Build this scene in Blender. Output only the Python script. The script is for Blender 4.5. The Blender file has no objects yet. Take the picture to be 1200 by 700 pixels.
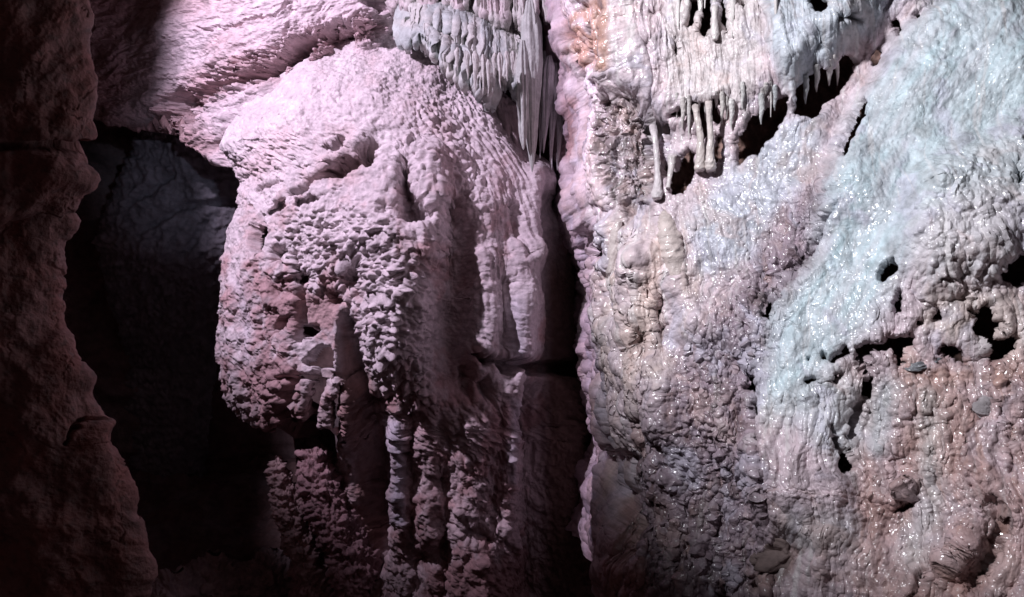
import bpy, math, random
import numpy as np
from mathutils import Vector
f32 = np.float32
SC = bpy.context.scene
COL = SC.collection
K = 0.642857 / 600.0          # half-width of the 28 mm view / 600
CZ = 1.6                      # eye height
QUAL = 1.0

# ------------------------------------------------------------------ noise
def _h(ix, iy, s):
    h = (ix.astype(np.uint32) * np.uint32(374761393)) ^ (iy.astype(np.uint32) * np.uint32(668265263)) ^ np.uint32((s * 2246822519) & 0xffffffff)
    h = (h ^ (h >> np.uint32(13))) * np.uint32(1274126177)
    return h ^ (h >> np.uint32(16))
_ang = np.linspace(0, 2 * np.pi, 256, endpoint=False)
_gx, _gy = np.cos(_ang).astype(f32), np.sin(_ang).astype(f32)

def perlin(x, y, s=0):
    x = np.asarray(x, f32); y = np.asarray(y, f32)
    fx, fy = np.floor(x), np.floor(y)
    ix, iy = fx.astype(np.int32), fy.astype(np.int32)
    x = x - fx; y = y - fy
    def g(dx, dy):
        k = (_h(ix + dx, iy + dy, s) & np.uint32(255)).astype(np.int32)
        return _gx[k] * (x - dx) + _gy[k] * (y - dy)
    u = x * x * x * (x * (x * 6 - 15) + 10); v = y * y * y * (y * (y * 6 - 15) + 10)
    a = g(0, 0); a = a + u * (g(1, 0) - a)
    b = g(0, 1); b = b + u * (g(1, 1) - b)
    return 1.5 * (a + v * (b - a))

def fbm(x, y, o=4, s=0, gain=.5, lac=2.03, kind=''):
    t = 0; a = 1; n = 0
    for i in range(o):
        p = perlin(x, y, s + i * 17)
        if kind == 'r': p = 1 - 2 * np.abs(p)
        elif kind == 'b': p = 2 * np.abs(p) - .6
        t = t + a * p; n += a; a *= gain
        x = x * lac + 3.7; y = y * lac - 1.9
    return t / n

def worley(x, y, s=0, jit=.9):
    x = np.asarray(x, f32); y = np.asarray(y, f32)
    fx, fy = np.floor(x), np.floor(y)
    ix, iy = fx.astype(np.int32), fy.astype(np.int32)
    x = x - fx; y = y - fy
    f1 = np.full(x.shape, 9, f32); f2 = f1.copy(); cid = np.zeros(x.shape, f32)
    for dy in (-1, 0, 1):
        for dx in (-1, 0, 1):
            h = _h(ix + dx, iy + dy, s)
            ox = (h & np.uint32(1023)).astype(f32) / 1023; oy = ((h >> np.uint32(10)) & np.uint32(1023)).astype(f32) / 1023
            d = (dx + .5 + jit * (ox - .5) - x) ** 2 + (dy + .5 + jit * (oy - .5) - y) ** 2
            m = d < f1
            f2 = np.where(m, f1, np.minimum(f2, d))
            cid = np.where(m, ((h >> np.uint32(20)) & np.uint32(1023)).astype(f32) / 1023, cid)
            f1 = np.minimum(f1, d)
    return np.sqrt(f1), np.sqrt(f2), cid

def worley3(p, s=0, jit=.9):
    x, y, z = [np.ascontiguousarray(p[..., k], f32) for k in range(3)]
    fx, fy, fz = np.floor(x), np.floor(y), np.floor(z)
    ix, iy, iz = fx.astype(np.int32), fy.astype(np.int32), fz.astype(np.int32)
    x -= fx; y -= fy; z -= fz
    f1 = np.full(x.shape, 9, f32); cid = np.zeros(x.shape, f32)
    for dz in (-1, 0, 1):
        kz = (iz + dz) * 7919
        for dy in (-1, 0, 1):
            for dx in (-1, 0, 1):
                h = _h(ix + dx + kz, iy + dy, s)
                ox = (h & np.uint32(255)).astype(f32); oy = ((h >> np.uint32(8)) & np.uint32(255)).astype(f32); oz = ((h >> np.uint32(16)) & np.uint32(255)).astype(f32)
                d = (dx + .5 + jit * (ox / 255 - .5) - x) ** 2 + (dy + .5 + jit * (oy / 255 - .5) - y) ** 2 + (dz + .5 + jit * (oz / 255 - .5) - z) ** 2
                cid = np.where(d < f1, (h >> np.uint32(24)).astype(f32) / 255, cid)
                f1 = np.minimum(f1, d)
    return np.sqrt(f1), cid

def ss(x, a, b):
    t = np.clip((x - a) / (b - a), 0, 1)
    return t * t * (3 - 2 * t)

def lin(x, pts):
    p = sorted(pts)
    return np.interp(x, [q[0] for q in p], [q[1] for q in p])

def smooth1(a, n):
    k = np.hanning(2 * n + 3)[1:-1]; k /= k.sum()
    return np.convolve(np.pad(a, n, mode='edge'), k, mode='valid')

# ------------------------------------------------------------------ features addressed on a surface
def add_in(px, py, box, fn, out):
    m = (px > box[0]) & (px < box[1]) & (py > box[2]) & (py < box[3])
    if m.any(): out[m] += fn(px[m], py[m]).astype(f32)

def seg_dist(px, py, pts, rad):
    """distance to a polyline divided by its (interpolated) radius"""
    best = np.full(px.shape, 1e9, f32)
    n = len(pts)
    rs = rad if hasattr(rad, '__len__') else [rad] * n
    if n == 1:
        return np.hypot(px - pts[0][0], py - pts[0][1]) / rs[0]
    for i in range(n - 1):
        x0, y0 = pts[i]; x1, y1 = pts[i + 1]
        L = max((x1 - x0) ** 2 + (y1 - y0) ** 2, 1e-6)
        t = np.clip(((px - x0) * (x1 - x0) + (py - y0) * (y1 - y0)) / L, 0, 1)
        d = np.hypot(px - x0 - t * (x1 - x0), py - y0 - t * (y1 - y0)) / (rs[i] + t * (rs[i + 1] - rs[i]))
        best = np.minimum(best, d)
    return best

def stroke(out, px, py, pts, rad, h, sharp=0.0):
    """ridge (h>0) or groove (h<0) along a polyline; sharp=1 gives steep sides"""
    r = max(rad) if hasattr(rad, '__len__') else rad
    xs = [p[0] for p in pts]; ys = [p[1] for p in pts]; k = 2.4
    def fn(x, y):
        d = seg_dist(x, y, pts, rad)
        g = np.exp(-d * d * 1.2)
        if sharp: g = (1 - sharp) * g + sharp * (1 - ss(d, .65, 1.15))
        return h * g
    add_in(px, py, (min(xs) - k * r, max(xs) + k * r, min(ys) - k * r, max(ys) + k * r), fn, out)

def poly_sd(px, py, poly):
    """signed distance to a polygon, positive inside"""
    d = np.full(px.shape, 1e9, f32); ins = np.zeros(px.shape, bool)
    n = len(poly)
    for i in range(n):
        x0, y0 = poly[i]; x1, y1 = poly[(i + 1) % n]
        L = max((x1 - x0) ** 2 + (y1 - y0) ** 2, 1e-6)
        t = np.clip(((px - x0) * (x1 - x0) + (py - y0) * (y1 - y0)) / L, 0, 1)
        d = np.minimum(d, np.hypot(px - x0 - t * (x1 - x0), py - y0 - t * (y1 - y0)))
        if y0 != y1:
            c = ((y0 > py) != (y1 > py)) & (px < (x1 - x0) * (py - y0) / (y1 - y0) + x0)
            ins ^= c
    return np.where(ins, d, -d)

def area(out, px, py, poly, h, soft=6, grow=0):
    """plateau (h>0) or hole (h<0) inside a polygon"""
    xs = [p[0] for p in poly]; ys = [p[1] for p in poly]; k = soft * 2 + abs(grow) + 2
    add_in(px, py, (min(xs) - k, max(xs) + k, min(ys) - k, max(ys) + k),
           lambda x, y: h * ss(poly_sd(x, y, poly) + grow, -soft, soft), out)

def mask_area(px, py, poly, soft):
    o = np.zeros(px.shape, f32); area(o, px, py, poly, 1, soft); return np.clip(o, 0, 1)

def mask_stroke(px, py, pts, rad):
    o = np.zeros(px.shape, f32); stroke(o, px, py, pts, rad, 1); return np.clip(o, 0, 1)

# ------------------------------------------------------------------ grids
def at(px, py, Y):
    return np.array([(px - 600) * K * Y, Y, CZ - (py - 350) * K * Y])

class Grid: pass

def grid(P):
    g = Grid(); g.P = P.astype(f32)
    return refresh(g)

def refresh(g):
    P = g.P
    du = np.gradient(P, axis=1); dv = np.gradient(P, axis=0)
    N = np.cross(dv, du); N /= np.maximum(np.linalg.norm(N, axis=2, keepdims=True), 1e-9)
    g.N = N.astype(f32)
    if not hasattr(g, 'px'):
        Y = np.maximum(P[..., 1], .3)
        g.px = (600 + P[..., 0] / (K * Y)).astype(f32)
        g.py = (350 - (P[..., 2] - CZ) / (K * Y)).astype(f32)
        g.u = np.concatenate([np.zeros((P.shape[0], 1)), np.cumsum(np.linalg.norm(np.diff(P, axis=1), axis=2), axis=1)], axis=1).astype(f32)
        g.u -= g.u[:, g.u.shape[1] // 2][:, None]
        g.v = np.concatenate([np.zeros((1, P.shape[1])), np.cumsum(np.linalg.norm(np.diff(P, axis=0), axis=2), axis=0)], axis=0).astype(f32)
        view = -P.copy(); view[..., 2] += CZ
        view /= np.linalg.norm(view, axis=2, keepdims=True)
        g.front = ((view * g.N).sum(2) > 0.02).astype(f32)
    return g

def reproject(g):
    Y = np.maximum(g.P[..., 1], .3)
    g.px = (600 + g.P[..., 0] / (K * Y)).astype(f32); g.py = (350 - (g.P[..., 2] - CZ) / (K * Y)).astype(f32)
    return g.px, g.py

def fore(g, unit):
    a = np.abs(np.gradient(g.px, axis=1)) / np.maximum(np.abs(np.gradient(g.u, axis=1)), 1e-6)
    return np.clip(a * unit, .05, 1).astype(f32)

def push(g, h, sag=0.0):
    g.P = g.P + g.N * h[..., None].astype(f32)
    if sag: g.P[..., 2] -= (sag * h).astype(f32)

def body(py, xl, xr, Y, b, n, phi=(-125, 125), flat=1.0):
    """a rock body from its outline: one elliptic section per height"""
    py = np.asarray(py, float)
    xl, xr, Y, b = [lin(py, q) if isinstance(q, (list, tuple)) else np.full(py.shape, float(q)) for q in (xl, xr, Y, b)]
    L = (xl - 600) * K * Y; R = (xr - 600) * K * Y
    xc, a = (L + R) / 2, np.maximum((R - L) / 2, .002)
    ph = np.radians(np.linspace(phi[0], phi[1], n))[None, :]
    s, c = np.sin(ph), np.cos(ph)
    c = np.sign(c) * np.abs(c) ** flat
    P = np.stack([xc[:, None] + a[:, None] * s, Y[:, None] - b[:, None] * c, np.broadcast_to((CZ - (py - 350) * K * Y)[:, None], (len(py), n))], 2)
    return grid(P)

def mesh_from(name, P, color=None, mat=None, parent=None, close=False, cut=None, keep=None):
    ny, nx = P.shape[:2]
    idx = np.arange(ny * nx, dtype=np.int32).reshape(ny, nx)
    q = np.stack([idx[:-1, :-1], idx[1:, :-1], idx[1:, 1:], idx[:-1, 1:]], 2).reshape(-1, 4)
    if cut is not None:
        cc = cut.reshape(-1); q = q[~cc[q].all(1)]
    if keep is not None:
        q = q[keep.reshape(-1)[q[:, 0]]]
    if close:
        w = np.stack([idx[:-1, -1], idx[1:, -1], idx[1:, 0], idx[:-1, 0]], 1)
        q = np.concatenate([q, w])
    me = bpy.data.meshes.new(name)
    P = P.reshape(-1, 3)
    if color is not None: color = color.reshape(-1, color.shape[-1])
    if cut is not None or keep is not None:
        used = np.zeros(len(P), bool); used[q] = True
        new = np.cumsum(used) - 1; q = new[q]; P = P[used]
        if color is not None: color = color[used]
    nf = len(q); nv = len(P)
    me.vertices.add(nv); me.vertices.foreach_set('co', P.reshape(-1).astype(f32))
    me.loops.add(nf * 4); me.loops.foreach_set('vertex_index', q.reshape(-1).astype(np.int32))
    me.polygons.add(nf); me.polygons.foreach_set('loop_start', np.arange(0, nf * 4, 4, dtype=np.int32))
    me.polygons.foreach_set('use_smooth', np.ones(nf, bool))
    me.update(calc_edges=True)
    if color is not None:
        at_ = me.color_attributes.new('mineral', 'FLOAT_COLOR', 'POINT')
        c4 = np.ones((nv, 4), f32); c4[:, :color.shape[1]] = color
        at_.data.foreach_set('color', c4.reshape(-1))
    if mat: me.materials.append(mat)
    o = bpy.data.objects.new(name, me); COL.objects.link(o)
    if parent: o.parent = parent
    return o

def recentre(o, loc):
    """puts the object's origin at loc, leaving the shape where it is"""
    loc = Vector([float(c) for c in loc])
    n = len(o.data.vertices); a = np.empty(n * 3, f32); o.data.vertices.foreach_get('co', a)
    a = a.reshape(-1, 3) - np.array(loc, f32); o.data.vertices.foreach_set('co', a.reshape(-1)); o.data.update()
    o.location = loc

def tag(o, label=None, cat=None, group=None, kind=None):
    for k_, v_ in (('label', label), ('category', cat), ('group', group), ('kind', kind)):
        if v_: o[k_] = v_
    return o

def empty(name, loc):
    o = bpy.data.objects.new(name, None); COL.objects.link(o); o.location = [float(c) for c in loc]
    o.empty_display_size = .1
    return o

def part(name, P, color, mat, root, label=None, close=False, cut=None, keep=None):
    o = mesh_from(name, P - np.array(root.location, f32), color, mat, root, close, cut, keep)
    if label: o['label'] = label
    return o

def mixc(a, b, t):
    return a * (1 - t[..., None]) + np.asarray(b, f32) * t[..., None]

def solid(shape, c):
    return np.broadcast_to(np.asarray(c, f32), shape + (3,)).copy()

# ------------------------------------------------------------------ materials
def rock_mat(name, rough=(.6, .9), bump=.3, scale=60, coat=0.0, spec=.4, var=.25, sss=0.0, glint=0.0):
    m = bpy.data.materials.new(name); m.use_nodes = True
    nt = m.node_tree; n = nt.nodes; l = nt.links
    bs = n['Principled BSDF']
    at_ = n.new('ShaderNodeAttribute'); at_.attribute_name = 'mineral'
    tc = n.new('ShaderNodeTexCoord')
    ns = n.new('ShaderNodeTexNoise'); ns.inputs['Scale'].default_value = scale * .35; ns.inputs['Detail'].default_value = 7; ns.inputs['Roughness'].default_value = .62
    l.new(tc.outputs['Object'], ns.inputs['Vector'])
    mr = n.new('ShaderNodeMapRange'); mr.inputs[1].default_value = .28; mr.inputs[2].default_value = .72
    mr.inputs[3].default_value = 1 - var; mr.inputs[4].default_value = 1 + var * .8
    l.new(ns.outputs['Fac'], mr.inputs[0])
    mx = n.new('ShaderNodeVectorMath'); mx.operation = 'SCALE'
    l.new(at_.outputs['Color'], mx.inputs[0]); l.new(mr.outputs[0], mx.inputs['Scale'])
    l.new(mx.outputs[0], bs.inputs['Base Color'])
    n2 = n.new('ShaderNodeTexNoise'); n2.inputs['Scale'].default_value = scale; n2.inputs['Detail'].default_value = 5; n2.inputs['Roughness'].default_value = .6
    l.new(tc.outputs['Object'], n2.inputs['Vector'])
    bp = n.new('ShaderNodeBump'); bp.inputs['Strength'].default_value = bump; bp.inputs['Distance'].default_value = .02
    l.new(n2.outputs['Fac'], bp.inputs['Height'])
    l.new(bp.outputs['Normal'], bs.inputs['Normal'])
    n3 = n.new('ShaderNodeTexNoise'); n3.inputs['Scale'].default_value = 9; n3.inputs['Detail'].default_value = 4
    l.new(tc.outputs['Object'], n3.inputs['Vector'])
    r = n.new('ShaderNodeMapRange'); r.inputs[1].default_value = .35; r.inputs[2].default_value = .65
    r.inputs[3].default_value = rough[0]; r.inputs[4].default_value = rough[1]
    l.new(n3.outputs['Fac'], r.inputs[0]); l.new(r.outputs[0], bs.inputs['Roughness'])
    bs.inputs['Specular IOR Level'].default_value = spec
    if coat:
        # a film of water: smooth, broken only by small swellings
        wet = n.new('ShaderNodeTexNoise'); wet.inputs['Scale'].default_value = 3.2; wet.inputs['Detail'].default_value = 5; wet.inputs['Roughness'].default_value = .6
        mpw = n.new('ShaderNodeMapping'); mpw.inputs['Scale'].default_value = (1, 1, .38); l.new(tc.outputs['Object'], mpw.inputs['Vector']); l.new(mpw.outputs['Vector'], wet.inputs['Vector'])
        wr = n.new('ShaderNodeMapRange'); wr.inputs[1].default_value = .42; wr.inputs[2].default_value = .57; wr.inputs[3].default_value = .4; wr.inputs[4].default_value = coat
        l.new(wet.outputs['Fac'], wr.inputs[0])
        wm = n.new('ShaderNodeMath'); wm.operation = 'MULTIPLY'; l.new(wr.outputs[0], wm.inputs[0]); l.new(at_.outputs['Alpha'], wm.inputs[1]); l.new(wm.outputs[0], bs.inputs['Coat Weight'])
        bs.inputs['Coat Roughness'].default_value = .13; bs.inputs['Coat IOR'].default_value = 1.5
        n4 = n.new('ShaderNodeTexNoise'); n4.inputs['Scale'].default_value = scale * .9; n4.inputs['Detail'].default_value = 1.0
        l.new(tc.outputs['Object'], n4.inputs['Vector'])
        b2 = n.new('ShaderNodeBump'); b2.inputs['Strength'].default_value = .28; b2.inputs['Distance'].default_value = .01
        l.new(n4.outputs['Fac'], b2.inputs['Height']); l.new(b2.outputs['Normal'], bs.inputs['Coat Normal'])
    if sss:
        bs.inputs['Subsurface Weight'].default_value = sss; bs.inputs['Subsurface Radius'].default_value = (.03, .018, .014); bs.inputs['Subsurface Scale'].default_value = .4
    return m

M_dry = rock_mat('dry_calcite', (.75, .95), .35, 70, spec=.2)
M_rock = rock_mat('bare_limestone', (.7, .95), .5, 38, spec=.25, var=.35)
M_wet = rock_mat('wet_flowstone', (.3, .6), .4, 55, coat=1.0, spec=.35, var=.25)
M_damp = rock_mat('damp_drapery', (.4, .65), .3, 60, spec=.4)

random.seed(3)
rs = np.arange
# ------------------------------------------------------------------ FLOWSTONE MOUND
def build_mound():
    py = np.concatenate([np.linspace(40, 60, 40), np.linspace(61, 700, int(860 * QUAL)), np.linspace(703, 800, 40)])
    xl = [(40, 452), (46, 436), (60, 395), (100, 330), (150, 285), (185, 276), (205, 292), (222, 302), (255, 298), (275, 284), (295, 280), (350, 277), (385, 272), (430, 276),
          (455, 282), (474, 296), (482, 326), (500, 352), (540, 356), (590, 372), (640, 395), (700, 408), (800, 420)]
    xr = [(40, 508), (46, 517), (60, 532), (100, 572), (130, 592), (170, 614), (200, 642), (230, 664), (270, 678), (330, 688), (420, 694), (560, 700), (700, 705), (800, 708)]
    b = [(40, .06), (60, .3), (100, .6), (160, .95), (250, 1.2), (350, 1.3), (430, 1.25), (520, 1.0), (700, .95), (800, .9)]
    Y = [(40, 6.15), (200, 6.1), (400, 6.1), (500, 6.0), (800, 6.0)]
    g = body(py, xl, xr, Y, b, int(900 * QUAL), (-118, 112), .85)
    px, py_, fr = g.px, g.py, g.front
    # warped addresses so nothing has a drawn outline
    TU, TV = g.u / .0056, g.v / .0056; Fs = fore(g, .0056)
    wx = px + 5 * Fs * fbm(TU / 26, TV / 26, 3, 5); wy = py_ + 5 * fbm(TU / 26 + 40, TV / 26, 3, 9)
    H = np.zeros(px.shape, f32); HO = np.zeros(px.shape, f32)
    hx = wx + 2.5 * Fs * fbm(TU / 8, TV / 8, 3, 6); hy = wy + 3 * fbm(TU / 8 + 40, TV / 8, 3, 7)
    # ---- broad relief: lobes, hollows and ribs of the cascade
    S = lambda pts, r, h, sh=0.: stroke(H, wx, wy, pts, r, h, sh)
    H += .10 * fbm(TU / 90, TV / 140, 3, 31) * fr
    S([(468, 275), (470, 330), (465, 400)], [34, 42, 30], .20)
    S([(505, 185), (508, 235), (503, 300)], [18, 20, 14], .10)
    S([(440, 215), (430, 260), (415, 300)], [40, 44, 30], .10)
    S([(530, 240), (532, 320), (528, 440)], [16, 26, 26], -.16)
    S([(566, 300), (570, 370), (565, 420)], [11, 14, 14], .06)
    S([(592, 330), (590, 400)], [10, 10], -.07)
    S([(606, 290), (609, 360), (610, 418)], [12, 16, 16], .10)
    S([(628, 205), (626, 250), (624, 300)], [16, 18, 14], .09)
    S([(612, 300), (600, 240)], [6, 6], -.06)
    S([(622, 292), (624, 350)], [8, 10], .05)
    S([(655, 240), (668, 330), (670, 410)], [20, 26, 26], -.25)
    # hollow with the curved rim
    S([(474, 200), (478, 228), (488, 252)], [8, 13, 17], -.30, .5)
    S([(456, 254), (476, 262)], [12, 12], -.10)
    # ledges with shade under them on the upper left
    S([(428, 160), (405, 180), (380, 196)], [10, 10, 8], .05)
    S([(330, 240), (318, 252)], [5, 4], -.09)
    S([(355, 236), (366, 232)], [5, 4], -.07)
    S([(411, 322), (418, 314)], [18, 12], -.16, .2); S([(386, 344), (388, 352)], [9, 9], -.16, .4)
    S([(345, 300), (350, 340), (345, 400)], [4, 5, 5], -.08, .4)
    # smooth brown shaft between the left lobes and the popcorn face
    area(H, wx, wy, [(398, 372), (408, 366), (418, 385), (424, 420), (430, 470), (452, 470), (458, 560), (452, 650), (430, 690), (418, 600), (410, 470), (402, 440)], -.30, 9)
    # undercut on the right
    S([(556, 414), (570, 422), (582, 419), (596, 430), (612, 425), (634, 434), (660, 428), (700, 436)], [3, 7, 5, 9, 7, 12, 9, 14], -.30, .4)
    S([(550, 432), (548, 460)], [7, 9], -.10, .3); S([(566, 450), (570, 462)], [6, 8], -.12)
    # lower columns
    S([(465, 505), (466, 560), (472, 625)], [14, 14, 12], .07)
    S([(500, 470), (500, 560), (505, 690)], [26, 22, 24], .06)
    S([(482, 480), (484, 560), (488, 690)], [7, 8, 9], -.05)
    S([(520, 560), (524, 690)], [9, 10], -.06)
    S([(555, 500), (550, 600), (555, 690)], [26, 24, 28], .10)
    S([(606, 440), (604, 500), (598, 560), (592, 620)], [14, 12, 11, 10], .06)
    S([(640, 470), (650, 700)], [26, 40], -.35)
    S([(500, 655), (520, 640)], [12, 14], -.10, .2); S([(550, 620), (570, 632)], [10, 8], -.08, .2)
    push(g, H * (.25 + .75 * fr)); refresh(g); px, py_ = reproject(g); Fs = fore(g, .0056)
    wx = px + 5 * Fs * fbm(TU / 26, TV / 26, 3, 5); wy = py_ + 5 * fbm(TU / 26 + 40, TV / 26, 3, 9)
    hx = wx + 2.5 * Fs * fbm(TU / 8, TV / 8, 3, 6); hy = wy + 3 * fbm(TU / 8 + 40, TV / 8, 3, 7)
    # holes on the left edge, open to the dark behind
    O = lambda poly: area(HO, hx, hy, poly, -.16, 3)
    Q = lambda pts, r: stroke(HO, hx, hy, pts, r, -.15, .9)
    O([(292, 266), (304, 250), (311, 262), (309, 284), (300, 300), (290, 290)]); O([(318, 290), (334, 284), (339, 298), (330, 310), (318, 304)])
    Q([(357, 327)], [8]); Q([(363, 388)], [9]); Q([(335, 374), (324, 388)], [5, 6]); Q([(311, 398)], [4])
    O([(352, 424), (378, 406), (392, 412), (400, 440), (400, 470), (396, 540), (352, 560), (320, 500), (326, 470), (316, 444), (340, 436)])
    for p_, r_ in (([(352, 430), (362, 431)], [7, 5]), ([(356, 450), (350, 470), (353, 488)], [6, 8, 6]), ([(396, 446), (384, 466), (378, 496)], [5, 7, 6]), ([(394, 404), (396, 430)], [5, 5]), ([(318, 452), (330, 450)], [5, 4])):
        stroke(HO, hx, hy, p_, r_, .2, .8)
    HO = np.clip(HO, -.16, 0)
    cut = HO * fr < -.08
    L_ = np.zeros(px.shape, f32)
    SL = lambda pts, r, h, sh=0.: stroke(L_, hx, hy, pts, r, h, sh)
    SL([(440, 168), (428, 182), (412, 190), (398, 199), (384, 202), (368, 210)], [6, 9, 6, 8, 4, 3], -.22, .6)
    SL([(366, 212), (352, 219), (338, 226)], [3, 6, 4], -.14, .5); SL([(384, 171), (396, 168), (400, 160)], [5, 5, 3], -.14, .5)
    SL([(352, 238), (366, 232)], [3, 5], -.09, .4); SL([(330, 240), (318, 250)], [4, 3], -.09, .4); SL([(300, 222), (322, 214)], [3, 3], -.06, .4)
    push(g, HO * fr + L_ * fr); refresh(g)
    # ---- surface texture, each kind in its own zone
    top = np.clip(mask_area(wx, wy, [(400, 40), (520, 40), (560, 100), (470, 130), (455, 175), (390, 255), (290, 270), (250, 190), (330, 110)], 22), 0, 1)
    top = np.clip(top + .8 * mask_stroke(wx, wy, [(470, 272), (462, 290)], 18) + .9 * mask_stroke(wx, wy, [(500, 250), (505, 262)], 12), 0, 1)
    scale_z = mask_area(wx, wy, [(440, 120), (560, 80), (625, 180), (640, 300), (620, 420), (560, 420), (500, 300), (440, 190)], 22) * (1 - .85 * top)
    pop = mask_area(wx, wy, [(320, 225), (420, 235), (500, 290), (505, 470), (455, 470), (400, 350), (330, 330)], 20) * (1 - top * .6)
    lobe = mask_area(wx, wy, [(255, 295), (345, 300), (352, 400), (350, 470), (250, 485)], 12)
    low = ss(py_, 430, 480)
    flat = mask_stroke(wx, wy, [(540, 235), (552, 275), (535, 360), (532, 450)], [12, 18, 22, 16])
    fc = np.broadcast_to(np.radians(np.linspace(-118, 112, px.shape[1]))[None, :] * 235, px.shape).astype(f32); r = TV
    q = 3.0 * fbm(TU / 30, TV / 30, 2, 77)
    Qw = g.P + np.stack([q, q * .6, -q], 2) * .006
    f1, cid = worley3(Qw / np.array([.040, .040, .072], f32), 3); f1 = f1 * .9
    kn = np.clip(1 - f1 * 1.25, -.1, 1) * (.35 + .9 * cid)
    f1b, cb = worley3(Qw / np.array([.026, .026, .042], f32), 8); kn2 = np.clip(1 - f1b * 1.3, 0, 1)
    rib = fbm(fc / 9, r / 120, 3, 21, kind='r'); rb = 1 - .8 * ss(px, 545, 600)
    T = .050 * scale_z * (kn * rb + .35 * kn2 * rb + .35 * rib) * (1 - .85 * flat)
    g1, gc = worley3(Qw / .042, 13); g1 = g1 * .9
    h1, hc = worley3(Qw / np.array([.11, .11, .09], f32), 14)
    T += pop * (.055 * (np.clip(1.0 - g1 * 1.35, 0, 1) * (.2 + 1.0 * gc)) + .05 * np.clip(1 - h1 * 1.2, 0, 1) * hc + .03 * fbm(px / 9, py_ / 8, 3, 45, kind='b')) * (1 - .85 * flat)
    rough = fbm(TU / 20, TV / 24, 5, 41, .55, kind='b')
    T += low * (.032 * rough + .012 * fbm(TU / 8, TV / 40, 3, 47, kind='r') + .026 * np.clip(1 - g1 * 1.3, 0, 1) * gc + .03 * np.clip(1 - h1 * 1.15, 0, 1) * hc) * (1 - .7 * mask_stroke(wx, wy, [(525, 440), (520, 500)], [22, 10]))
    T += lobe * (.035 * fbm(TU / 34, TV / 30, 4, 51, kind='r') + .02 * rough)
    T += (top * .012 + .012) * fbm(TU / 9, TV / 9, 3, 61) + .018 * fbm(TU / 30, TV / 22, 3, 63) * top
    # small horizontal tears in the powdery top
    tear = np.clip(fbm(TU / 26 + py_ / 50, py_ / 9 - px / 34, 3, 66) - .25, 0, 1) * top * ss(py_, 130, 190)
    T -= .09 * tear
    T += .006 * fbm(TU / 3.4, TV / 3.4, 3, 71, .6)
    push(g, T * (.2 + .8 * fr), .22)
    # ---- mineral colour, with some light and shade painted in
    c = solid(px.shape, (.62, .56, .57))
    n1 = fbm(px / 60, py_ / 80, 4, 81); n2 = fbm(px / 14, py_ / 20, 4, 83)
    c = mixc(c, (.42, .265, .255), ss(n1 + .45 * n2, .0, .45) * .8 * (.35 + .65 * ss(py_, 150, 330)))
    c = mixc(c, (.68, .64, .64), .6 * ss(-n1 + .3 * n2, .1, .5))
    c = mixc(c, (.30, .19, .17), .85 * mask_stroke(hx, hy, [(440, 172), (424, 186), (402, 199), (378, 207)], [6, 8, 7, 3]) + .6 * mask_stroke(hx, hy, [(476, 205), (480, 230), (484, 250)], [6, 9, 10]))  # brown rock bared under the ledge; hollow browned in place of its shadow
    c = mixc(c, (.60, .45, .45), .5 * mask_stroke(wx, wy, [(330, 160), (300, 200)], [26, 20]))
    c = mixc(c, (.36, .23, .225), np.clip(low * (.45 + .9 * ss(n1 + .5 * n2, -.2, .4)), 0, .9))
    c = mixc(c, (.30, .20, .20), .7 * mask_stroke(wx, wy, [(490, 470), (500, 560), (490, 660)], [20, 18, 16]) * ss(n2, -.3, .2))
    c = mixc(c, (.42, .285, .285), lobe * ss(n1 + .6 * n2, -.3, .2))
    c = mixc(c, (.56, .52, .55), .7 * mask_stroke(wx, wy, [(282, 330), (292, 375), (290, 420)], [10, 9, 7]))
    c = mixc(c, (.58, .56, .60), .8 * mask_stroke(wx, wy, [(606, 360), (608, 418)], [12, 13]) + .7 * mask_stroke(wx, wy, [(604, 470), (598, 560)], [7, 6]))  # pale strokes painting lamplight along the right ribs
    c = mixc(c, (.50, .50, .56), .8 * mask_stroke(wx, wy, [(463, 500), (468, 610)], [11, 9]))  # pale stripe painting lamplight on the lower left rib
    c = mixc(c, (.26, .15, .13), .8 * mask_area(wx, wy, [(400, 370), (424, 420), (452, 470), (458, 560), (440, 680), (420, 600), (400, 450)], 8))
    c = mixc(c, (.15, .095, .08), ss(px, 622, 650) * ss(py_, 225, 330))  # right flank darkened, crevice shade put into the colour
    c = mixc(c, (.40, .30, .30), .6 * flat)  # browner tone painting shade on the smooth right-facing facet
    c = c * (1 + .18 * n2 + .14 * fbm(TU / 5, TV / 5, 3, 85))[..., None]
    root = empty('flowstone_mound', at(500, 700, 5.6))
    tag(root, 'huge lilac white flowstone mound with knobbly scaled surface in the middle of the cave', 'flowstone', kind='thing')
    m_l = (poly_sd(wx, wy, [(200, 285), (300, 290), (348, 300), (356, 400), (350, 480), (200, 520)]) > 0)
    m_c = (wy > 428) & ~m_l
    m_r = (poly_sd(wx, wy, [(594, 190), (640, 185), (650, 300), (628, 424), (596, 424), (594, 300)]) > 0) & ~m_l & ~m_c
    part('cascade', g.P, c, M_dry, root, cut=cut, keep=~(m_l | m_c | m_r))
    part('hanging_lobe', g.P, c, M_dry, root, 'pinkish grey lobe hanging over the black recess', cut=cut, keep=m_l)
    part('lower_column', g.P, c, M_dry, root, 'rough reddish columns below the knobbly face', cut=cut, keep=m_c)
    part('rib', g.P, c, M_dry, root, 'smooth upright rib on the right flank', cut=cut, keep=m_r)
    return root
mound = build_mound()

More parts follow.
